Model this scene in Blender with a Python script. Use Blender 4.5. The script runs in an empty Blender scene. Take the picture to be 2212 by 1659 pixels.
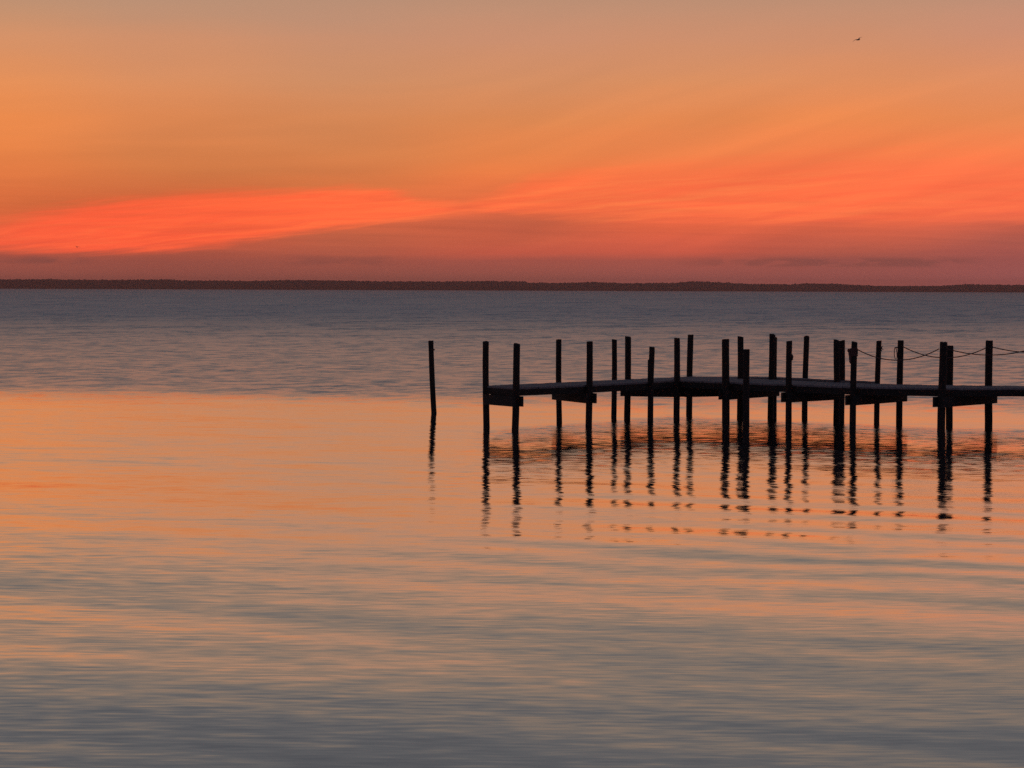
import bpy, bmesh, math, random
import numpy as np
from mathutils import Vector, Matrix

R = math.radians
scene = bpy.context.scene
col = scene.collection

# ---------------------------------------------------------------- camera
EYE = 3.17                      # metres above the water
cam_data = bpy.data.cameras.new("camera")
cam = bpy.data.objects.new("camera", cam_data)
col.objects.link(cam)
cam_data.sensor_width = 36.0
cam_data.lens = 86.6
cam_data.clip_start = 0.5
cam_data.clip_end = 20000.0
PITCH = math.atan(374 / 9700.0)
ROLL = 0.0036                   # the photograph's slight tilt
cam.matrix_world = (Matrix.Translation((0, 0, EYE)) @ Matrix.Rotation(R(90) - PITCH, 4, 'X')
                    @ Matrix.Rotation(ROLL, 4, 'Z'))
scene.camera = cam

# ---------------------------------------------------------------- render look
scene.view_settings.view_transform = 'Standard'
scene.view_settings.look = 'None'
scene.view_settings.exposure = 0.0
scene.view_settings.gamma = 1.0
scene.view_settings.use_curve_mapping = False
scene.render.engine = 'CYCLES'
scene.cycles.use_denoising = False
scene.cycles.max_bounces = 6
scene.cycles.volume_bounces = 0


# ---------------------------------------------------------------- node helpers
def lin(c):
    out = []
    for v in c:
        v = v / 255.0
        out.append(v / 12.92 if v <= 0.04045 else ((v + 0.055) / 1.055) ** 2.4)
    return (*out, 1.0)


class NG:
    """Small wrapper for wiring shader nodes."""
    def __init__(self, tree):
        self.t = tree
        tree.nodes.clear()

    def n(self, kind, **kw):
        nd = self.t.nodes.new(kind)
        for k, v in kw.items():
            setattr(nd, k, v)
        return nd

    def link(self, a, b):
        self.t.links.new(a, b)

    def put(self, sock, v):
        if isinstance(v, bpy.types.NodeSocket):
            self.link(v, sock)
        else:
            sock.default_value = v

    def m(self, op, a, b=0.0, c=None, clamp=False):
        nd = self.n('ShaderNodeMath', operation=op, use_clamp=clamp)
        self.put(nd.inputs[0], a)
        self.put(nd.inputs[1], b)
        if c is not None:
            self.put(nd.inputs[2], c)
        return nd.outputs[0]

    def smooth(self, v, lo, hi, a=0.0, b=1.0):
        nd = self.n('ShaderNodeMapRange', interpolation_type='SMOOTHSTEP')
        self.put(nd.inputs['Value'], v)
        self.put(nd.inputs['From Min'], lo)
        self.put(nd.inputs['From Max'], hi)
        self.put(nd.inputs['To Min'], a)
        self.put(nd.inputs['To Max'], b)
        return nd.outputs['Result']

    def line(self, v, lo, hi, a=0.0, b=1.0):
        nd = self.n('ShaderNodeMapRange', interpolation_type='LINEAR')
        self.put(nd.inputs['Value'], v)
        self.put(nd.inputs['From Min'], lo)
        self.put(nd.inputs['From Max'], hi)
        self.put(nd.inputs['To Min'], a)
        self.put(nd.inputs['To Max'], b)
        return nd.outputs['Result']

    def xyz(self, x, y, z=0.0):
        nd = self.n('ShaderNodeCombineXYZ')
        self.put(nd.inputs[0], x)
        self.put(nd.inputs[1], y)
        self.put(nd.inputs[2], z)
        return nd.outputs[0]

    def noise(self, vec, scale=1.0, detail=2.0, rough=0.5, dist=0.0):
        nd = self.n('ShaderNodeTexNoise', noise_dimensions='3D')
        self.put(nd.inputs['Vector'], vec)
        self.put(nd.inputs['Scale'], scale)
        self.put(nd.inputs['Detail'], detail)
        self.put(nd.inputs['Roughness'], rough)
        self.put(nd.inputs['Distortion'], dist)
        return nd

    def ramp(self, fac, stops, interp='LINEAR'):
        nd = self.n('ShaderNodeValToRGB')
        cr = nd.color_ramp
        cr.interpolation = interp
        stops = sorted(stops, key=lambda s: s[0])
        cr.elements[0].position = stops[0][0]
        cr.elements[0].color = stops[0][1]
        cr.elements[1].position = stops[-1][0]
        cr.elements[1].color = stops[-1][1]
        for p, c in stops[1:-1]:
            e = cr.elements.new(p)
            e.color = c
        self.put(nd.inputs['Fac'], fac)
        return nd.outputs['Color']

    def mix(self, fac, a, b, blend='MIX'):
        nd = self.n('ShaderNodeMix', data_type='RGBA', blend_type=blend)
        self.put(nd.inputs[0], fac)
        self.put(nd.inputs[6], a)
        self.put(nd.inputs[7], b)
        return nd.outputs[2]


# ---------------------------------------------------------------- world: the afterglow sky
# The sun has already set; the sky is the only light.  Azimuth and elevation are
# taken from the view direction and given in units of 1/9700 radian.
F = 9700.0
SKY_COLS = [   # azimuth, then (elevation, sRGB colour)
    (-2016, [(1131, (188, 145, 112)), (967, (212, 146, 104)), (803, (226, 143, 88)), (657, (231, 137, 76)), (529, (228, 130, 71)), (456, (220, 121, 67)), (402, (212, 113, 64)), (329, (208, 104, 60)), (238, (214, 98, 60)), (146, (196, 86, 62)), (110, (152, 78, 66)), (37, (140, 76, 68))]),
    (-1342, [(1133, (183, 145, 118)), (969, (205, 143, 106)), (805, (216, 142, 95)), (659, (220, 135, 82)), (532, (215, 128, 75)), (459, (211, 122, 70)), (404, (209, 114, 66)), (349, (208, 104, 61)), (185, (196, 86, 60)), (140, (165, 80, 62)), (103, (145, 75, 64)), (39, (137, 74, 66))]),
    (-667, [(1136, (183, 143, 118)), (972, (200, 143, 110)), (807, (207, 142, 100)), (662, (213, 135, 85)), (534, (213, 129, 77)), (461, (213, 123, 72)), (406, (216, 118, 68)), (334, (222, 106, 64)), (261, (205, 97, 64)), (206, (184, 92, 65)), (142, (166, 84, 66)), (106, (150, 78, 66)), (42, (138, 76, 68))]),
    (0, [(1138, (190, 143, 115)), (974, (203, 143, 110)), (810, (212, 142, 98)), (664, (218, 135, 82)), (536, (226, 130, 74)), (464, (234, 126, 70)), (409, (230, 118, 68)), (354, (222, 109, 66)), (309, (224, 103, 66)), (263, (196, 95, 66)), (190, (192, 90, 66)), (145, (186, 85, 66)), (112, (156, 79, 68)), (44, (140, 77, 70))]),
    (673, [(1140, (190, 143, 115)), (976, (205, 143, 108)), (812, (216, 142, 95)), (666, (225, 135, 80)), (539, (240, 132, 76)), (466, (248, 124, 72)), (411, (246, 116, 70)), (302, (238, 105, 68)), (247, (220, 98, 66)), (193, (212, 94, 68)), (147, (194, 87, 68)), (114, (158, 80, 70)), (47, (142, 78, 74))]),
    (1343, [(1143, (193, 143, 115)), (979, (205, 142, 107)), (815, (222, 142, 94)), (669, (236, 138, 80)), (541, (249, 131, 76)), (468, (248, 121, 74)), (414, (240, 113, 71)), (359, (243, 110, 69)), (295, (238, 104, 69)), (250, (212, 97, 69)), (195, (194, 92, 70)), (149, (174, 86, 70)), (113, (146, 78, 71)), (49, (144, 79, 76))]),
    (2016, [(1145, (193, 143, 120)), (981, (207, 143, 112)), (817, (222, 142, 97)), (671, (232, 138, 84)), (544, (243, 128, 77)), (471, (243, 119, 75)), (416, (236, 111, 71)), (361, (238, 109, 71)), (303, (230, 103, 72)), (252, (193, 93, 73)), (197, (172, 88, 75)), (152, (158, 82, 75)), (106, (147, 79, 76)), (52, (148, 82, 82))]),
]
SKY_HIGH = [(6.4, (194, 146, 117)), (7.0, (179, 141, 116)), (8.0, (157, 132, 114)), (9.2, (137, 124, 114)),
            (10.8, (108, 107, 109)), (13.5, (92, 93, 98)), (20.0, (78, 80, 86)), (35.0, (64, 69, 80)),
            (60.0, (58, 68, 88)), (90.0, (48, 58, 80))]

world = bpy.data.worlds.new("World")
scene.world = world
world.use_nodes = True
g = NG(world.node_tree)
tc = g.n('ShaderNodeTexCoord')
sp = g.n('ShaderNodeSeparateXYZ')
g.link(tc.outputs['Generated'], sp.inputs[0])
az = g.m('ARCTAN2', sp.outputs[0], sp.outputs[1])
U = g.m('MULTIPLY', az, F * 1.007)
EL = g.m('ARCSINE', sp.outputs[2])
V0 = g.m('MULTIPLY', EL, F)
# wispy, horizontally stretched warping of the elevation
w1 = g.noise(g.xyz(g.m('DIVIDE', U, 1100.0), g.m('DIVIDE', V0, 110.0), 3.1), 1.0, 4.0, 0.55)
w3 = g.noise(g.xyz(g.m('DIVIDE', U, 520.0), g.m('DIVIDE', g.m('MULTIPLY_ADD', U, -0.06, V0), 13.0), 15.2), 1.0, 3.0, 0.6)
w2 = g.noise(g.xyz(g.m('DIVIDE', U, 420.0), g.m('DIVIDE', g.m('MULTIPLY_ADD', U, -0.10, V0), 26.0), 7.7), 1.0, 3.0, 0.6)
warp1 = g.m('SUBTRACT', w1.outputs[0], 0.5)
warp2 = g.m('SUBTRACT', w2.outputs[0], 0.5)
fade = g.smooth(V0, 40.0, 160.0)
V = g.m('ADD', V0, g.m('MULTIPLY', fade, g.m('ADD', g.m('MULTIPLY', warp1, 60.0), g.m('MULTIPLY', warp2, 22.0))))
T = g.m('DIVIDE', V, 1200.0, clamp=True)
base = None
for i, (u0, stops) in enumerate(SKY_COLS):
    c = g.ramp(T, [(v / 1200.0, lin(s)) for v, s in stops])
    if base is None:
        base = c
    else:
        base = g.mix(g.smooth(U, SKY_COLS[i - 1][0], u0), base, c)
# the lit cloud streak: lower and upper edge as curves over azimuth
UF = g.m('DIVIDE', g.m('ADD', U, 2016.0), 4032.0, clamp=True)


def curve(pts):      # (display x 0..2212, display y) of an edge -> elevation / 1200
    st = []
    for x, y in pts:
        xs = x * 1.8228
        v = 1138 + .0036 * (xs - 2016) - y * 1.8228
        st.append((x / 2212.0, (v / 1200.0,) * 3 + (1.0,)))
    return g.m('MULTIPLY', g.ramp(UF, st), 1200.0)


lo_edge = curve([(0, 541), (200, 547), (370, 545), (480, 531), (600, 512), (740, 490), (900, 470), (1020, 456),
                 (1110, 462), (1250, 470), (1600, 476), (2212, 470)])
hi_edge = curve([(0, 484), (100, 458), (200, 437), (400, 421), (600, 413), (750, 404), (830, 408), (900, 424),
                 (1000, 436), (1060, 421), (1150, 382), (1250, 368), (1400, 366), (1600, 352), (1800, 340),
                 (2212, 345)])
lo_soft = g.m('MULTIPLY', g.ramp(UF, [(0.0, (.036,) * 3 + (1,)), (.22, (.03,) * 3 + (1,)), (.48, (.025,) * 3 + (1,)),
                                      (.56, (.06,) * 3 + (1,)), (1.0, (.08,) * 3 + (1,))]), 1200.0)
hi_soft = g.m('MULTIPLY', g.ramp(UF, [(0.0, (.07,) * 3 + (1,)), (.10, (.04,) * 3 + (1,)), (.30, (.024,) * 3 + (1,)),
                                      (.42, (.03,) * 3 + (1,)), (.52, (.05,) * 3 + (1,)), (1.0, (.14,) * 3 + (1,))]), 1200.0)
Vs = g.m('ADD', V0, g.m('ADD', g.m('MULTIPLY', warp1, 30.0), g.m('MULTIPLY', warp2, 52.0)))
fil_in = g.m('ADD', g.m('MULTIPLY_ADD', U, -0.10, V0), g.m('MULTIPLY', warp1, 90.0))
f1 = g.noise(g.xyz(g.m('DIVIDE', U, 900.0), g.m('DIVIDE', fil_in, 30.0), 22.0), 1.0, 6.0, 0.62, 0.4)
f2 = g.noise(g.xyz(g.m('DIVIDE', U, 260.0), g.m('DIVIDE', fil_in, 11.0), 31.0), 1.0, 4.0, 0.6, 0.3)
fmix = g.m('ADD', g.m('MULTIPLY', f1.outputs[0], 0.7), g.m('MULTIPLY', f2.outputs[0], 0.3))
fil = g.m('ADD', g.m('MULTIPLY', g.m('SUBTRACT', f1.outputs[0], 0.5), 1.5), g.m('MULTIPLY', g.m('SUBTRACT', f2.outputs[0], 0.5), 0.9))
m_lo = g.smooth(g.m('ADD', g.m('DIVIDE', g.m('SUBTRACT', Vs, lo_edge), lo_soft), g.m('MULTIPLY', fil, 0.6)), -0.5, 0.7)
m_hi = g.smooth(g.m('ADD', g.m('DIVIDE', g.m('SUBTRACT', hi_edge, Vs), hi_soft), g.m('MULTIPLY', fil, 0.75)), -0.5, 0.9)
streak_col = g.ramp(UF, [(0.0, lin((250, 93, 60))), (.12, lin((255, 95, 59))), (.24, lin((255, 100, 60))),
                         (.36, lin((255, 105, 63))), (.46, lin((255, 110, 66))), (.60, lin((255, 117, 70))),
                         (.80, lin((255, 113, 70))), (1.0, lin((253, 110, 72)))])
streak_amt = g.ramp(UF, [(0.0, (.85,) * 3 + (1,)), (.12, (.95,) * 3 + (1,)), (.40, (.95,) * 3 + (1,)),
                         (.455, (.8,) * 3 + (1,)), (.56, (.95,) * 3 + (1,)), (.75, (.85,) * 3 + (1,)),
                         (1.0, (.6,) * 3 + (1,))])
wisps = g.m('MULTIPLY', g.line(f1.outputs[0], 0.30, 0.54, 0.68, 1.0), g.line(w3.outputs[0], 0.3, 0.55, 0.86, 1.0))
m_st = g.m('MULTIPLY', g.m('MULTIPLY', m_lo, m_hi), g.m('MULTIPLY', streak_amt, wisps))
streak_col = g.mix(1.0, streak_col, g.xyz(1.0, g.line(fmix, 0.32, 0.68, 0.80, 1.24), g.line(fmix, 0.32, 0.68, 0.88, 1.12)), 'MULTIPLY')
base = g.mix(m_st, base, streak_col)
# thin diagonal veils fanning up to the right
veil_in = g.m('SUBTRACT', V0, g.m('MULTIPLY', g.m('ADD', U, 300.0), g.smooth(U, -900.0, 500.0, 0.05, 0.28)))
v1 = g.noise(g.xyz(g.m('DIVIDE', U, 1500.0), g.m('DIVIDE', veil_in, 150.0), 41.0), 1.0, 2.5, 0.5, 0.3)
v2 = g.noise(g.xyz(g.m('DIVIDE', U, 800.0), g.m('DIVIDE', g.m('MULTIPLY_ADD', U, 0.02, V0), 24.0), 51.0), 1.0, 4.0, 0.6, 0.3)
veil = g.m('ADD', g.line(v1.outputs[0], 0.25, 0.75, -0.12, 0.12), g.m('MULTIPLY', g.line(v2.outputs[0], 0.25, 0.75, -0.10, 0.10), g.smooth(V0, 250.0, 520.0, 1.0, 0.08)))
veil = g.m('MULTIPLY', veil, g.m('MULTIPLY', g.smooth(V0, 60.0, 200.0), g.smooth(V0, 500.0, 1000.0, 1.0, 0.15)))
base = g.mix(1.0, base, g.xyz(g.m('MULTIPLY_ADD', veil, 0.9, 1.0), g.m('MULTIPLY_ADD', veil, 0.75, 1.0), g.m('MULTIPLY_ADD', veil, 0.5, 1.0)), 'MULTIPLY')
# sky colours lifted, most near the horizon, to offset dimming by the haze
base = g.mix(1.0, base, g.ramp(g.m('DIVIDE', V0, 1200.0, clamp=True), [
    (0.0, (1.48, 1.42, 1.3, 1)), (.05, (1.40, 1.36, 1.26, 1)), (.10, (1.27, 1.24, 1.18, 1)), (.2, (1.14, 1.12, 1.08, 1)),
    (.3, (1.10, 1.09, 1.07, 1)), (.45, (1.06, 1.06, 1.06, 1)), (1.0, (1.02, 1.03, 1.06, 1))]), 'MULTIPLY')
# small flat clouds low over the far shore
cn = g.noise(g.xyz(g.m('DIVIDE', U, 150.0), g.m('DIVIDE', V0, 34.0), 1.3), 1.0, 3.0, 0.55)
c_u = g.ramp(UF, [(0.0, (.35,) * 3 + (1,)), (.05, (.9,) * 3 + (1,)), (.10, (0, 0, 0, 1)), (.27, (0, 0, 0, 1)),
                  (.30, (.55,) * 3 + (1,)), (.37, (.5,) * 3 + (1,)), (.39, (0, 0, 0, 1)), (.64, (0, 0, 0, 1)),
                  (.72, (.7,) * 3 + (1,)), (.93, (.8,) * 3 + (1,)), (.96, (0, 0, 0, 1)), (1.0, (0, 0, 0, 1))])
c_v = g.m('MULTIPLY', g.smooth(V0, 84.0, 100.0), g.smooth(V0, 116.0, 136.0, 1.0, 0.0))
c_m = g.m('MULTIPLY', g.m('MULTIPLY', c_u, c_v), g.smooth(cn.outputs[0], 0.36, 0.55))
base = g.mix(g.m('MULTIPLY', c_m, 0.5), base, lin((112, 70, 66)))
# higher sky
deg = g.m('MULTIPLY', EL, 180 / math.pi)
high = g.ramp(g.m('DIVIDE', deg, 90.0, clamp=True), [(d / 90.0, lin(c)) for d, c in SKY_HIGH])
sky = g.mix(g.smooth(deg, 5.8, 7.4), base, high)
# the glow dies away towards the east, behind the camera
away = g.smooth(g.m('ABSOLUTE', az), R(35), R(120))
sky = g.mix(away, sky, g.mix(0.75, sky, lin((58, 62, 84))))
bg = g.n('ShaderNodeBackground')
g.link(sky, bg.inputs['Color'])
bg.inputs['Strength'].default_value = 1.0
out = g.n('ShaderNodeOutputWorld')
g.link(bg.outputs[0], out.inputs['Surface'])


# ---------------------------------------------------------------- materials
def new_mat(name):
    m = bpy.data.materials.new(name)
    m.use_nodes = True
    return m, NG(m.node_tree)


def wood_mat(name, dark, light, rough=0.85):
    m, q = new_mat(name)
    t = q.n('ShaderNodeTexCoord')
    mp = q.n('ShaderNodeMapping')
    q.link(t.outputs['Object'], mp.inputs[0])
    mp.inputs['Scale'].default_value = (22, 22, 1.6)
    a = q.noise(mp.outputs[0], 1.0, 5.0, 0.6, 0.6)
    b = q.noise(t.outputs['Object'], 1.7, 3.0, 0.6)
    f = q.m('ADD', q.m('MULTIPLY', a.outputs[0], 0.6), q.m('MULTIPLY', b.outputs[0], 0.4))
    c = q.ramp(f, [(.3, (*dark, 1)), (.7, (*light, 1))])
    p = q.n('ShaderNodeBsdfPrincipled')
    q.link(c, p.inputs['Base Color'])
    p.inputs['Roughness'].default_value = rough
    bp = q.n('ShaderNodeBump')
    bp.inputs['Strength'].default_value = 0.5
    bp.inputs['Distance'].default_value = 0.01
    q.link(a.outputs[0], bp.inputs['Height'])
    q.link(bp.outputs[0], p.inputs['Normal'])
    o = q.n('ShaderNodeOutputMaterial')
    q.link(p.outputs[0], o.inputs[0])
    return m


def plain_mat(name, c, rough=0.8, scale=9.0):
    m, q = new_mat(name)
    t = q.n('ShaderNodeTexCoord')
    a = q.noise(t.outputs['Object'], scale, 3.0, 0.6)
    cc = q.ramp(a.outputs[0], [(.3, (c[0] * .7, c[1] * .7, c[2] * .7, 1)), (.7, (c[0] * 1.2, c[1] * 1.2, c[2] * 1.2, 1))])
    p = q.n('ShaderNodeBsdfPrincipled')
    q.link(cc, p.inputs['Base Color'])
    p.inputs['Roughness'].default_value = rough
    o = q.n('ShaderNodeOutputMaterial')
    q.link(p.outputs[0], o.inputs[0])
    return m


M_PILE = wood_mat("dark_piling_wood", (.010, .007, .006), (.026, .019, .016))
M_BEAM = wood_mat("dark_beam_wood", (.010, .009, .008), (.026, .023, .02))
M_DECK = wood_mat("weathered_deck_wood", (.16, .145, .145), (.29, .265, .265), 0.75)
M_ROPE = plain_mat("old_rope", (.13, .06, .05))
M_TREES = plain_mat("far_foliage", (.022, .020, .016), 1.0, 0.15)
M_SHORE = plain_mat("far_shore_soil", (.06, .05, .04), 0.95)
M_BIRD = plain_mat("gull_feathers", (.42, .30, .24))
M_IRON = plain_mat("rusty_iron", (.05, .03, .025))


def water_mat():
    m, q = new_mat("sound_water")
    geo = q.n('ShaderNodeNewGeometry')
    s = q.n('ShaderNodeSeparateXYZ')
    q.link(geo.outputs['Position'], s.inputs[0])
    X, Y = s.outputs[0], s.outputs[1]
    TH = R(25)
    ct, st = math.cos(TH), math.sin(TH)
    along0 = q.m('SUBTRACT', q.m('MULTIPLY', X, ct), q.m('MULTIPLY', Y, st))
    across0 = q.m('ADD', q.m('MULTIPLY', X, st), q.m('MULTIPLY', Y, ct))
    # gentle bending of the crest lines
    bend = q.noise(q.xyz(q.m('DIVIDE', X, 14.0), q.m('DIVIDE', Y, 14.0), 0.0), 1.0, 2.0, 0.5)
    across0 = q.m('ADD', across0, q.m('MULTIPLY', q.m('SUBTRACT', bend.outputs[0], 0.5), 3.0))

    across1 = q.m('ADD', Y, q.m('MULTIPLY', q.m('SUBTRACT', bend.outputs[0], 0.5), 1.2))

    def layer(lc, la, seed, amp, amp_side, detail=1.0, rough=0.5, level=False):
        u, v = (X, across1) if level else (along0, across0)
        nz = q.noise(q.xyz(q.m('DIVIDE', u, la), q.m('DIVIDE', v, lc), seed), 1.0, detail, rough)
        sc = q.n('ShaderNodeSeparateColor')
        q.link(nz.outputs['Color'], sc.inputs[0])
        a = q.m('MULTIPLY', q.m('SUBTRACT', sc.outputs[0], 0.5), amp)
        b = q.m('MULTIPLY', q.m('SUBTRACT', sc.outputs[1], 0.5), amp_side)
        return a, b

    # where the breeze roughens the water
    patch = q.noise(q.xyz(q.m('DIVIDE', X, 7.0), q.m('DIVIDE', Y, 6.0), 4.0), 1.0, 5.0, 0.62)
    edge = q.m('ADD', q.m('ADD', Y, q.m('MULTIPLY', X, 0.24)), q.m('MULTIPLY', q.m('SUBTRACT', patch.outputs[0], 0.5), 12.0))
    wind = q.smooth(edge, 61.5, 79.0)
    gust = q.noise(q.xyz(q.m('DIVIDE', X, 16.0), q.m('DIVIDE', Y, 14.0), 9.0), 1.0, 5.0, 0.65)
    gustf = q.line(gust.outputs[0], 0.3, 0.7, 0.55, 1.45)
    far_amp = q.smooth(Y, 75.0, 330.0, 0.46, 1.25)
    wind_amp = q.m('MULTIPLY', q.m('MULTIPLY', wind, far_amp), gustf)
    # disturbed water around the dock
    la_ = q.m('MULTIPLY_ADD', X, 1.33, 54.8)
    ra_ = q.m('MULTIPLY_ADD', X, -0.75, 63.0)
    dk = q.m('SUBTRACT', q.m('MINIMUM', la_, q.m('MAXIMUM', ra_, 55.4)), Y)
    dk = q.m('ADD', dk, q.m('MULTIPLY', q.m('SUBTRACT', patch.outputs[0], 0.5), 3.0))
    dock = q.m('MULTIPLY', q.m('MULTIPLY', q.smooth(dk, -2.5, 0.0), q.smooth(dk, 1.5, 8.0, 1.0, 0.0)), q.smooth(X, -1.2, 0.3))

    a1, b1 = layer(1.45, 6.5, 6.3, 0.070, 0.030, 1.8)      # low swell
    a2, b2 = layer(0.34, 1.5, 5.3, 0.016, 0.052, 2.0, 0.5, True)      # ripples
    a3, b3 = layer(0.09, 0.36, 8.1, 0.036, 0.075, 1.0, 0.5, True)     # fine ripples
    a4, b4 = layer(1.1, 0.75, 12.5, 1.0, 0.50, 3.0, 0.65)  # wind chop
    a7, b7 = layer(9.0, 3.2, 33.5, 1.0, 0.3, 4.0, 0.65)   # gusts on the open water
    a8, b8 = layer(45.0, 14.0, 43.5, 1.1, 0.3, 4.0, 0.65)
    a4 = q.m('ADD', a4, q.m('ADD', q.m('MULTIPLY', a7, q.smooth(Y, 90.0, 220.0)), q.m('MULTIPLY', a8, q.smooth(Y, 250.0, 800.0))))
    lines = q.m('MULTIPLY', q.m('MULTIPLY', q.smooth(dk, 2.0, 6.0), q.smooth(dk, 12.0, 18.0, 1.0, 0.0)), q.smooth(X, -3.0, 1.0))
    a5, b5 = layer(0.16, 0.30, 21.5, 0.34, 0.12, 2.0)      # dock ripples
    swell = q.smooth(Y, 30.0, 56.0, 1.0, 0.35)
    # a train of rounder waves running out from the dock
    ph = q.noise(q.xyz(q.m('DIVIDE', X, 6.0), q.m('DIVIDE', Y, 5.0), 2.0), 1.0, 2.0, 0.5)
    wob = q.m('MULTIPLY_ADD', ph.outputs[0], 7.0, q.m('MULTIPLY', across0, 2 * math.pi / 1.75))
    zone = q.m('MULTIPLY', q.m('MULTIPLY', q.smooth(X, -3.0, 3.0), q.smooth(Y, 25.0, 29.0)), q.smooth(Y, 36.0, 46.0, 1.0, 0.0))
    a6 = q.m('MULTIPLY', q.m('SINE', wob), q.m('MULTIPLY', zone, q.line(bend.outputs[0], 0.3, 0.7, 0.013, 0.005)))
    a1 = q.m('ADD', a1, a6)
    lift = q.smooth(Y, 30.0, 58.0, 0.0, 0.019)      # at a low angle only the near faces of ripples show
    A = q.m('ADD', q.m('ADD', q.m('MULTIPLY_ADD', a1, swell, lift), q.m('MULTIPLY', q.m('ADD', a2, a3), q.m('MULTIPLY_ADD', lines, 2.2, q.smooth(Y, 26.0, 50.0, 1.0, 0.5)))),
            q.m('ADD', q.m('MULTIPLY', a4, wind_amp), q.m('MULTIPLY', a5, dock)))
    B = q.m('ADD', q.m('ADD', b1, q.m('ADD', b2, b3)),
            q.m('ADD', q.m('MULTIPLY', b4, wind_amp), q.m('MULTIPLY', b5, dock)))
    sx = q.m('ADD', q.m('MULTIPLY', A, st), q.m('MULTIPLY', B, ct))
    sy = q.m('SUBTRACT', q.m('MULTIPLY', A, ct), q.m('MULTIPLY', B, st))
    nv = q.n('ShaderNodeVectorMath', operation='NORMALIZE')
    q.link(q.xyz(q.m('MULTIPLY', sx, -1.0), q.m('MULTIPLY', sy, -1.0), 1.0), nv.inputs[0])
    N = nv.outputs[0]
    fr = q.n('ShaderNodeFresnel')
    fr.inputs['IOR'].default_value = 1.34
    q.link(N, fr.inputs['Normal'])
    fac = q.m('POWER', fr.outputs[0], 0.25)
    gl = q.n('ShaderNodeBsdfGlossy')
    gl.distribution = 'BECKMANN'
    gl.inputs['Color'].default_value = (1, 1, 1, 1)
    # finer ripples than the eye can part: rougher with distance, roughest in the breeze
    ro = q.m('ADD', q.smooth(Y, 24.0, 60.0, 0.08, 0.088), q.m('MULTIPLY', wind, q.smooth(Y, 70.0, 330.0, 0.23, 0.45)))
    ro = q.m('ADD', ro, q.m('MULTIPLY', dock, 0.13))
    q.link(ro, gl.inputs['Roughness'])
    q.link(N, gl.inputs['Normal'])
    df = q.n('ShaderNodeBsdfDiffuse')
    df.inputs['Color'].default_value = (.05, .055, .06, 1)
    mx = q.n('ShaderNodeMixShader')
    q.link(fac, mx.inputs[0])
    q.link(df.outputs[0], mx.inputs[1])
    q.link(gl.outputs[0], mx.inputs[2])
    o = q.n('ShaderNodeOutputMaterial')
    q.link(mx.outputs[0], o.inputs[0])
    return m


M_WATER = water_mat()


# ---------------------------------------------------------------- object helpers
def tag(o, label=None, cat=None, group=None, kind=None):
    if label:
        o['label'] = label
    if cat:
        o['category'] = cat
    if group:
        o['group'] = group
    if kind:
        o['kind'] = kind
    return o


def empty(name, loc):
    o = bpy.data.objects.new(name, None)
    col.objects.link(o)
    o.location = loc
    return o


def mesh_obj(name, bm, mat, parent=None, smooth=False):
    me = bpy.data.meshes.new(name)
    bmesh.ops.recalc_face_normals(bm, faces=bm.faces)
    bm.to_mesh(me)
    bm.free()
    me.materials.append(mat)
    if smooth:
        for p in me.polygons:
            p.use_smooth = True
    o = bpy.data.objects.new(name, me)
    col.objects.link(o)
    if parent is not None:
        o.parent = parent
        # all part meshes are written in world metres; keep them there
        pm = Vector(parent.location)
        if parent.parent is not None:
            pm = Vector((0, 0, 0)) if parent.type == 'MESH' else pm
        if parent.type == 'EMPTY':
            o.location = -pm
    return o


def quad_sheet(name, x0, x1, y0, y1, z, mat, kind):
    bm = bmesh.new()
    vs = [bm.verts.new(p) for p in ((x0, y0, z), (x1, y0, z), (x1, y1, z), (x0, y1, z))]
    bm.faces.new(vs)
    return tag(mesh_obj(name, bm, mat), kind=kind)


def add_prism(bm, pts, z0, z1):
    """Vertical prism over a plan outline."""
    lo = [bm.verts.new((x, y, z0)) for x, y in pts]
    hi = [bm.verts.new((x, y, z1)) for x, y in pts]
    bm.faces.new(hi)
    bm.faces.new(lo[::-1])
    n = len(pts)
    for i in range(n):
        bm.faces.new((lo[i], lo[(i + 1) % n], hi[(i + 1) % n], hi[i]))


def beam_plan(a, b, w, ext0=0.0, ext1=0.0, off=0.0):
    ax, ay = a
    bx, by = b
    dx, dy = bx - ax, by - ay
    L = math.hypot(dx, dy)
    dx, dy = dx / L, dy / L
    nx, ny = -dy, dx
    ax, ay = ax - dx * ext0 + nx * off, ay - dy * ext0 + ny * off
    bx, by = bx + dx * ext1 + nx * off, by + dy * ext1 + ny * off
    h = w / 2
    return [(ax - nx * h, ay - ny * h), (bx - nx * h, by - ny * h), (bx + nx * h, by + ny * h), (ax + nx * h, ay + ny * h)]


def add_tube(bm, pts, r, seg=6):
    rings = []
    n = len(pts)
    for i, p in enumerate(pts):
        p = Vector(p)
        d = (Vector(pts[min(i + 1, n - 1)]) - Vector(pts[max(i - 1, 0)])).normalized()
        up = Vector((0, 0, 1)) if abs(d.z) < 0.9 else Vector((1, 0, 0))
        u = d.cross(up).normalized()
        v = u.cross(d).normalized()
        rr = r[i] if isinstance(r, (list, tuple)) else r
        rings.append([bm.verts.new(p + u * rr * math.cos(t) + v * rr * math.sin(t))
                      for t in [2 * math.pi * k / seg for k in range(seg)]])
    for i in range(n - 1):
        for k in range(seg):
            bm.faces.new((rings[i][k], rings[i][(k + 1) % seg], rings[i + 1][(k + 1) % seg], rings[i + 1][k]))
    bm.faces.new(rings[0][::-1])
    bm.faces.new(rings[-1])


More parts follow.
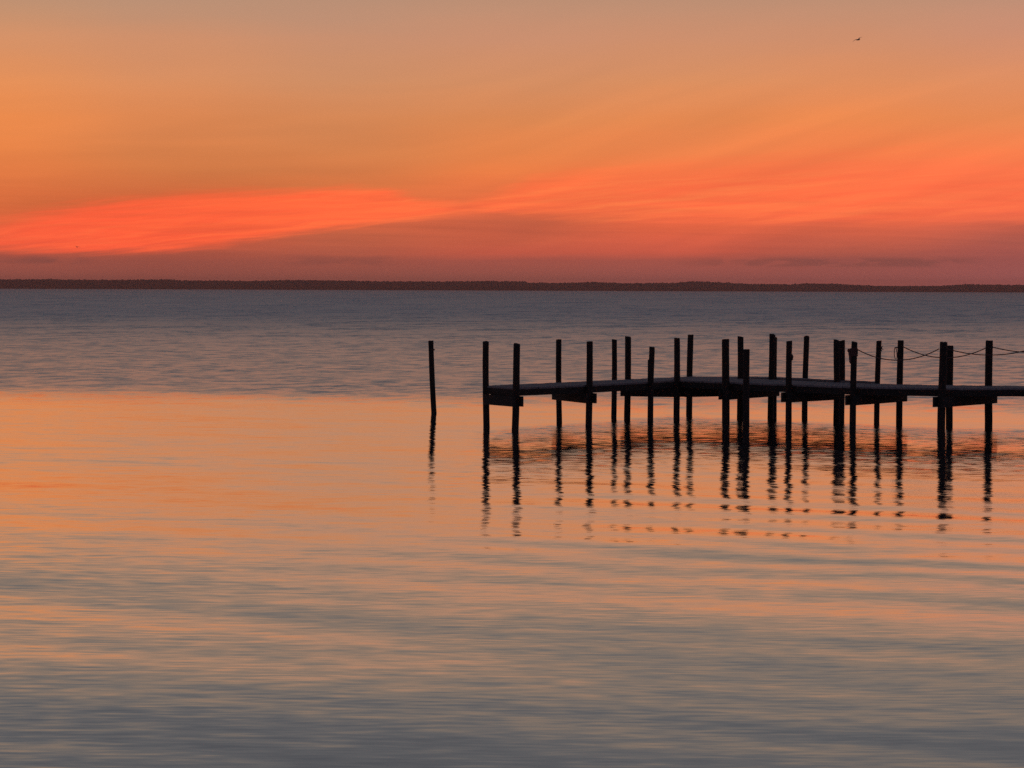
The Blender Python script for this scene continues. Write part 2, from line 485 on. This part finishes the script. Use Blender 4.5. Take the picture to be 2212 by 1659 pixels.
def piling_bm(x, y, ztop, r, lean, seed, bottom=-1.6):
    """Round, slightly crooked timber pile; lean is the sideways shift of its top."""
    rnd = random.Random(seed)
    bm = bmesh.new()
    seg = 14
    zs = [bottom, -0.6, -0.1, 0.12, 0.4, 0.8, 1.1, 1.4, 1.7, ztop - 0.10, ztop - 0.012, ztop]
    zs = sorted(z for z in zs if z <= ztop)
    base = [1 + rnd.uniform(-.05, .05) for _ in range(seg)]
    rings = []
    ph = rnd.uniform(0, 6.28)
    slant, sl_dir = rnd.uniform(0, .018), rnd.uniform(0, 6.28)
    for i, z in enumerate(zs):
        t = z / ztop
        wob = 0.006 * math.sin(z * 2.3 + ph)
        rr = r * (1.05 - 0.06 * max(t, 0)) * (0.93 if z == ztop else 1.0)
        ring = []
        for k in range(seg):
            a = 2 * math.pi * k / seg
            q = rr * base[k] * (1 + rnd.uniform(-.025, .025))
            dz = rnd.uniform(-.006, .010) + slant * math.cos(a - sl_dir) if z >= ztop - 0.02 else 0.0
            ring.append(bm.verts.new((x + lean * t + wob + q * math.cos(a), y + q * math.sin(a), z + dz)))
        rings.append(ring)
    for i in range(len(rings) - 1):
        for k in range(seg):
            bm.faces.new((rings[i][k], rings[i][(k + 1) % seg], rings[i + 1][(k + 1) % seg], rings[i + 1][k]))
    bm.faces.new(rings[-1])
    bm.faces.new(rings[0][::-1])
    return bm


def add_lump(bm, c, rad, seed=0, squash=(1, 1, 1)):
    rnd = random.Random(seed)
    r = bmesh.ops.create_icosphere(bm, subdivisions=2, radius=rad)
    for v in r['verts']:
        k = 1 + rnd.uniform(-.15, .15)
        v.co = Vector((v.co.x * squash[0] * k, v.co.y * squash[1] * k, v.co.z * squash[2] * k)) + Vector(c)


# ---------------------------------------------------------------- the setting
quad_sheet("water", -7000, 7000, -80, 11000, 0.0, M_WATER, 'structure')

SHORE_Y = 5000.0
KX = SHORE_Y / F


def far_shore():
    bm = bmesh.new()
    add_prism(bm, [(-2600, SHORE_Y), (2600, SHORE_Y), (2600, SHORE_Y + 260), (-2600, SHORE_Y + 260)], -1.0, 1.2)
    tag(mesh_obj("far_shore_ground", bm, M_SHORE), kind='structure')


far_shore()

# height of the wood along the shore, metres, over x in metres
TOPS = [(0, 1098.7), (158, 1098), (240, 1099.2), (411, 1101), (645, 1098.5), (696, 1102.5), (950, 1105), (1108, 1102),
        (1203, 1101.5), (1400, 1105), (1564, 1107), (1729, 1107), (1938, 1104.5), (2065, 1107.5), (2077, 1112),
        (2223, 1112), (2337, 1108.5), (2444, 1114), (2666, 1112.5), (2735, 1106.5), (2800, 1108), (2868, 1112),
        (2953, 1117), (3121, 1119), (3182, 1115), (3290, 1116), (3464, 1125), (3723, 1125), (3802, 1118.5), (4032, 1121)]


def far_wood():
    rng = np.random.default_rng(4)
    bm = bmesh.new()
    bmesh.ops.create_icosphere(bm, subdivisions=2, radius=1.0)
    bv = np.array([v.co[:] for v in bm.verts])
    bf = np.array([[v.index for v in f.verts] for f in bm.faces])
    bm.free()
    tx = np.array([t[0] - 2016 for t in TOPS]) * KX
    th = np.array([(1138 + .0036 * (t[0] - 2016) - t[1]) * KX + EYE for t in TOPS])
    V, Fc, off = [], [], 0
    for row in range(5):
        x = -2300.0
        while x < 2300.0:
            top = float(np.interp(x, tx, th)) * rng.uniform(.93, 1.02)
            if row < 2:
                top *= rng.uniform(.7, .95)
            w = rng.uniform(4.5, 8.5)
            h = rng.uniform(.45, .62) * top
            cz = top - h
            k = 1 + rng.normal(0, .055, (len(bv), 1))
            p = bv * k * np.array([w, w * .9, h])
            p += np.array([x, SHORE_Y + 12 + row * 13 + rng.uniform(-4, 4), cz])
            V.append(p)
            Fc.append(bf + off)
            off += len(bv)
            # lower storey
            k = 1 + rng.normal(0, .15, (len(bv), 1))
            p = bv * k * np.array([w * 1.15, w, top * .42])
            p += np.array([x + rng.uniform(-2, 2), SHORE_Y + 9 + row * 13, top * .36])
            V.append(p)
            Fc.append(bf + off)
            off += len(bv)
            x += rng.uniform(4.0, 7.0)
    V = np.concatenate(V).astype(np.float32)
    Fc = np.concatenate(Fc).astype(np.int32)
    me = bpy.data.meshes.new("far_wood")
    me.vertices.add(len(V))
    me.vertices.foreach_set("co", V.ravel())
    me.loops.add(Fc.size)
    me.loops.foreach_set("vertex_index", Fc.ravel())
    me.polygons.add(len(Fc))
    me.polygons.foreach_set("loop_start", np.arange(0, Fc.size, 3, dtype=np.int32))
    me.update(calc_edges=True)
    me.materials.append(M_TREES)
    me.polygons.foreach_set('use_smooth', np.ones(len(Fc), dtype=bool))
    o = bpy.data.objects.new("far_wood", me)
    col.objects.link(o)
    tag(o, "long dark band of trees along the far shore under the sunset", "trees", kind='stuff')


far_wood()

# ---------------------------------------------------------------- the dock
DECK_Z = 0.968
PLANK_T = 0.038
STR_Z0, STR_Z1 = 0.785, DECK_Z - PLANK_T
CAP_Z0, CAP_Z1 = 0.555, 0.785

FL = [(-0.64, 56.03), (1.12, 58.17), (2.83, 60.39), (4.55, 62.59)]
NL = [(0.06, 54.86), (1.78, 56.72), (3.31, 58.76), (4.01, 60.0)]
NR = [(4.01, 60.0), (5.09, 58.79), (6.46, 57.49), (7.79, 56.20), (9.62, 55.47), (11.57, 55.62), (14.38, 56.00)]
FR = [(5.93, 61.3), (6.77, 60.2), (7.52, 59.2), (8.64, 58.12), (9.67, 57.50), (11.08, 57.14), (11.86, 57.08), (14.65, 57.2)]
WF = [(5.98, 62.73), (6.62, 62.71), (6.98, 62.11), (7.35, 61.53), (7.73, 60.79), (8.79, 59.58)]
WN = [(5.89, 61.82), (6.51, 61.62), (6.9, 61.4), (7.28, 61.0), (7.67, 60.32), (8.72, 59.14)]


def pl_len(p):
    return sum(math.dist(p[i], p[i + 1]) for i in range(len(p) - 1))


def pl_at(p, t):
    L = pl_len(p) * t
    for i in range(len(p) - 1):
        d = math.dist(p[i], p[i + 1])
        if L <= d or i == len(p) - 2:
            k = L / d
            return (p[i][0] + (p[i + 1][0] - p[i][0]) * k, p[i][1] + (p[i + 1][1] - p[i][1]) * k)
        L -= d


def planked(name, near, far, parent, seed, pitch=0.145):
    """A deck of cross planks between two edge lines (plan polylines)."""
    rnd = random.Random(seed)
    bm = bmesh.new()
    n = max(3, int(max(pl_len(near), pl_len(far)) / pitch))
    gap = 0.006 / pitch
    for i in range(n):
        a, b = (i + gap * .5) / n, (i + 1 - gap * .5) / n
        z = DECK_Z + rnd.uniform(-.004, .003)
        o1, o2 = rnd.uniform(-.015, .015), rnd.uniform(-.015, .015)
        p = [Vector(pl_at(near, a)), Vector(pl_at(near, b)), Vector(pl_at(far, b)), Vector(pl_at(far, a))]
        d = (p[0] - p[3]).normalized()
        p = [p[0] + d * o1, p[1] + d * o1, p[2] + d * o2, p[3] + d * o2]
        add_prism(bm, [(v.x, v.y) for v in p], z - PLANK_T, z)
    return mesh_obj(name, bm, M_DECK, parent)


def stringer(pts, w, parent, z0=STR_Z0, z1=STR_Z1):
    bm = bmesh.new()
    h = w / 2
    nrm = []
    for i in range(len(pts)):
        a, b = pts[max(i - 1, 0)], pts[min(i + 1, len(pts) - 1)]
        dx, dy = b[0] - a[0], b[1] - a[1]
        L = math.hypot(dx, dy)
        nrm.append((-dy / L * h, dx / L * h))
    left = [(p[0] + q[0], p[1] + q[1]) for p, q in zip(pts, nrm)]
    right = [(p[0] - q[0], p[1] - q[1]) for p, q in zip(pts, nrm)]
    add_prism(bm, right + left[::-1], z0, z1)
    return mesh_obj("stringer", bm, M_BEAM, parent)


def inset(pts, other, d):
    """Move an edge line by d towards the other edge line."""
    out = []
    for i, p in enumerate(pts):
        q = pl_at(other, i / (len(pts) - 1))
        L = math.dist(p, q)
        out.append((p[0] + (q[0] - p[0]) * d / L, p[1] + (q[1] - p[1]) * d / L))
    return out


dock = empty("dock", (4.0, 58.0, 0))
tag(dock, "dark wooden dock on round pilings with two arms meeting at a corner", "dock")

planked("deck", NL, FL, dock, 1)
planked("deck", NR, [(4.55, 62.59)] + [(5.4, 61.75)] + FR, dock, 2)
# small landing that fills the corner and runs on as a narrow catwalk behind
planked("catwalk", WN, WF, dock, 3)
bm = bmesh.new()
add_prism(bm, [(4.56, 62.585), (5.36, 61.82), (5.88, 61.83), (5.97, 62.73)], DECK_Z - PLANK_T, DECK_Z - .003)
mesh_obj("corner_boards", bm, M_DECK, dock)

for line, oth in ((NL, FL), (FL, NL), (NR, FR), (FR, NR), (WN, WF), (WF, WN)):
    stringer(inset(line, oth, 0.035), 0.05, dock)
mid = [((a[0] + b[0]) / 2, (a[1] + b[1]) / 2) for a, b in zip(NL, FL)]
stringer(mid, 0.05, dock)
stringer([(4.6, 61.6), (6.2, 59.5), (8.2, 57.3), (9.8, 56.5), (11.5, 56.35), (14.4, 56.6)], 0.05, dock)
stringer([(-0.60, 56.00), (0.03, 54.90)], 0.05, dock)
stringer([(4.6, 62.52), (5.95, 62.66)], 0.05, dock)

PIL = [   # x, y, top, radius, lean
    (-0.58, 55.96, 1.97, 0.072, -0.02), (0.07, 54.84, 1.95, 0.076, 0.04), (1.12, 58.25, 1.98, 0.066, -0.02),
    (1.77, 56.60, 1.97, 0.073, 0.01), (2.83, 60.39, 2.01, 0.075, 0.01), (3.30, 58.70, 1.80, 0.067, 0.03),
    (4.02, 59.95, 1.99, 0.071, -0.01), (4.50, 62.50, 2.03, 0.074, 0.03), (5.10, 58.70, 1.99, 0.091, -0.01),
    (5.66, 61.01, 2.01, 0.075, 0.00), (6.38, 60.65, 2.08, 0.075, 0.02), (6.55, 61.55, 1.98, 0.063, 0.01),
    (6.45, 57.40, 1.98, 0.071, 0.01), (7.33, 61.60, 2.01, 0.070, 0.03), (7.78, 58.95, 1.98, 0.073, -0.01),
    (8.05, 60.10, 1.94, 0.071, 0.00), (7.76, 56.06, 1.99, 0.069, 0.03), (8.84, 59.64, 1.95, 0.065, 0.04),
    (9.13, 57.98, 1.99, 0.072, 0.01), (9.65, 55.30, 2.01, 0.086, 0.03), (11.08, 57.20, 2.01, 0.085, 0.00),
    (11.78, 55.45, 2.0, 0.08, 0.01), (13.15, 57.25, 2.0, 0.08, 0.0)]
piles = []
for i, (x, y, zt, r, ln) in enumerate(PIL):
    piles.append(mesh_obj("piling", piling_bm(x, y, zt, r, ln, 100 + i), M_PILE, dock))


def sub(name, bm, mat, parent):
    o = mesh_obj(name, bm, mat)
    o.parent = parent
    return o


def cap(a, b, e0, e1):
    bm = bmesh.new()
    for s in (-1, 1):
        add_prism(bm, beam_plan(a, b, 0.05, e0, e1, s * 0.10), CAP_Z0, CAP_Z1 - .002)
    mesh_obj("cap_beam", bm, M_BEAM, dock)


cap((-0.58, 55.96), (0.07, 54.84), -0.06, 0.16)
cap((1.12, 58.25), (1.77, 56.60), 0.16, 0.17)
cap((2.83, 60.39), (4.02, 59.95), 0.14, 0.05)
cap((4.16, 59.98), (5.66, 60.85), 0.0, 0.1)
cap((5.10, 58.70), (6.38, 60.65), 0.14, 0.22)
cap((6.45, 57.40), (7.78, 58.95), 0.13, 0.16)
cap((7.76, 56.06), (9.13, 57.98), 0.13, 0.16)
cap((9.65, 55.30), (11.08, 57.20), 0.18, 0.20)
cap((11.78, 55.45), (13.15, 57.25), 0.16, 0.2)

# fittings on single pilings
bm = bmesh.new()
add_prism(bm, beam_plan((3.250, 58.66), (3.250, 58.74), 0.03), 0.95, 1.50)
sub("rub_board", bm, M_BEAM, piles[5])
bm = bmesh.new()
add_lump(bm, (6.53, 57.40, 1.60), 0.035, 3, (.7, .8, 2.2))
sub("knot", bm, M_PILE, piles[12])
bm = bmesh.new()
add_tube(bm, [(7.80, 58.93, 1.86), (7.86, 58.93, 1.865), (7.90, 58.93, 1.87)], 0.012, 6)
add_lump(bm, (7.905, 58.93, 1.87), 0.018, 5)
sub("cleat", bm, M_IRON, piles[14])
bm = bmesh.new()
for dz, dx in ((.05, .05), (0, .03), (-.05, .055), (-.09, .02)):
    add_tube(bm, [(8.93, 59.62, 1.78), (8.93 + dx, 59.62, 1.78 + dz)], 0.008, 5)
add_lump(bm, (8.935, 59.62, 1.775), 0.022, 6)
sub("cleat", bm, M_IRON, piles[17])
bm = bmesh.new()
add_tube(bm, [(9.07, 57.9, 1.835), (8.99, 57.9, 1.815)], 0.016, 6)
sub("cleat", bm, M_IRON, piles[18])

# ---------------------------------------------------------------- free-standing mooring piles
MG = "mooring piles standing clear of the dock"
for i, (x, y, zt, r, ln, lab) in enumerate([
        (-1.99, 62.76, 1.84, 0.068, -0.09, "lone slim mooring pile leaning left, standing in open water left of the dock"),
        (2.53, 60.90, 1.93, 0.063, 0.00, "thinnest mooring pile, upright behind the left arm of the dock"),
        (5.27, 55.43, 1.83, 0.069, 0.01, "short mooring pile in front of the deck, close to the dock corner"),
        (10.36, 58.25, 1.87, 0.081, -0.01, "stout low mooring pile behind the right arm, beside a roped dock piling")]):
    root = empty("mooring_pile", (x, y, 0))
    tag(root, lab, "mooring pile", MG)
    sh = mesh_obj("shaft", piling_bm(x, y, zt, r, ln, 300 + i), M_PILE, root)
    if i == 0:
        bm = bmesh.new()
        add_tube(bm, [(x - .06, y - .04, 1.62), (x + .02, y - .04, 1.62)], 0.022, 6)
        sub("bolt", bm, M_IRON, sh)

# ---------------------------------------------------------------- ropes
RG = "ropes slung between the pilings"


def rope(a, b, sag, lab, knots=True):
    pts = []
    for i in range(25):
        t = i / 24
        p = Vector(a).lerp(Vector(b), t)
        p.z -= sag * 4 * t * (1 - t)
        pts.append(p)
    bm = bmesh.new()
    add_tube(bm, pts, 0.0125, 6)
    o = mesh_obj("rope", bm, M_ROPE)
    tag(o, lab, "rope", RG)


rope((7.83, 56.02, 1.835), (9.58, 55.27, 1.862), 0.255, "sagging rope along the near rail, leftmost of the slung ropes")
rope((9.21, 57.94, 1.84), (11.01, 57.16, 1.85), 0.245, "sagging rope on the far side between two far right pilings")
rope((9.75, 55.27, 1.868), (11.72, 55.42, 1.872), 0.145, "slack rope on the near side leaving the right edge of the photo, lower of two")
rope((11.16, 57.16, 1.86), (13.08, 57.20, 1.86), 0.12, "slack rope on the far side leaving the right edge of the photo, upper of two")

bm = bmesh.new()
for k in range(5):
    zc = 1.83 - k * .035
    add_tube(bm, [(7.775 + .085 * math.cos(t), 56.05 + .085 * math.sin(t), zc + .006 * math.sin(3 * t))
                  for t in [2 * math.pi * j / 16 for j in range(17)]], 0.016, 5)
add_lump(bm, (7.66, 56.03, 1.80), 0.035, 8, (1, 1, 1.3))
add_tube(bm, [(7.67, 56.03, 1.79), (7.685, 56.0, 1.66), (7.69, 56.0, 1.54), (7.70, 56.0, 1.50)], [.03, .03, .025, .012], 6)
tag(mesh_obj("rope_coil", bm, M_ROPE), "dark coil of rope wound round a near dock piling with its end hanging", "rope coil")
bm = bmesh.new()
add_tube(bm, [(9.00, 57.89, 1.83), (8.985, 57.89, 1.76), (8.985, 57.89, 1.66), (9.0, 57.89, 1.575), (9.03, 57.89, 1.56),
              (9.05, 57.89, 1.60), (9.045, 57.89, 1.70), (9.03, 57.89, 1.80), (9.00, 57.89, 1.835)], 0.010, 6)
tag(mesh_obj("rope_loop", bm, M_ROPE), "thin loop of rope hanging from a cleat on the piling where the long rope dips", "rope loop")

# ---------------------------------------------------------------- small things
def gull(loc, span, yaw, bank, lab):
    root = empty("gull", loc)
    root.rotation_euler = (0, bank, yaw)
    tag(root, lab, "bird", "birds flying over the water")
    s = span / 1.2
    bm = bmesh.new()
    add_tube(bm, [(0, -.24 * s, 0), (0, -.20 * s, .005 * s), (0, -.12 * s, .01 * s), (0, .04 * s, .005 * s),
                  (0, .16 * s, 0), (0, .28 * s, 0)],
             [.008 * s, .035 * s, .055 * s, .06 * s, .035 * s, .012 * s], 8)
    b = mesh_obj("body", bm, M_BIRD)
    b.parent = root
    for sd in (-1, 1):
        bm = bmesh.new()
        prof = [(.03, .10, -.08, .02), (.22, .13, -.06, .12), (.42, .07, -.06, .10), (.60, -.07, -.10, .04)]
        rows = []
        for px, fy, by, pz in prof:
            rows.append([bm.verts.new((sd * px * s, -fy * s, pz * s + .008 * s)), bm.verts.new((sd * px * s, -by * s, pz * s)),
                         bm.verts.new((sd * px * s, -(fy + by) / 2 * s, pz * s - .008 * s))])
        for i in range(3):
            for k in range(3):
                bm.faces.new((rows[i][k], rows[i][(k + 1) % 3], rows[i + 1][(k + 1) % 3], rows[i + 1][k]))
        bm.faces.new(rows[0])
        bm.faces.new(rows[-1][::-1])
        w = mesh_obj("wing", bm, M_BIRD)
        w.parent = root
    return root


gull(((3368 - 2016) * 120 / F, 120, EYE + 120 * (1142.9 - 162) / F), 0.66, R(35), R(-22),
     "brownish bird flying high in the upper right of the sky")
gull(((304 - 2016) * 140 / F, 140, EYE + 140 * (1131.8 - 973) / F), 0.40, R(-30), R(10),
     "tiny dark bird flying low at the left, just above the horizon clouds")

# ---------------------------------------------------------------- evening haze over the water
bm = bmesh.new()
add_prism(bm, [(-3400, -120), (3400, -120), (3400, 5400), (-3400, 5400)], -2.0, 24.5)
m_h, q = new_mat("evening_haze")
pv = q.n('ShaderNodeVolumePrincipled')
pv.inputs['Color'].default_value = (1.0, .72, .72, 1)
pv.inputs['Density'].default_value = 0.00015
pv.inputs['Anisotropy'].default_value = 0.6
o = q.n('ShaderNodeOutputMaterial')
q.link(pv.outputs[0], o.inputs['Volume'])
tag(mesh_obj("haze", bm, m_h), kind='stuff')
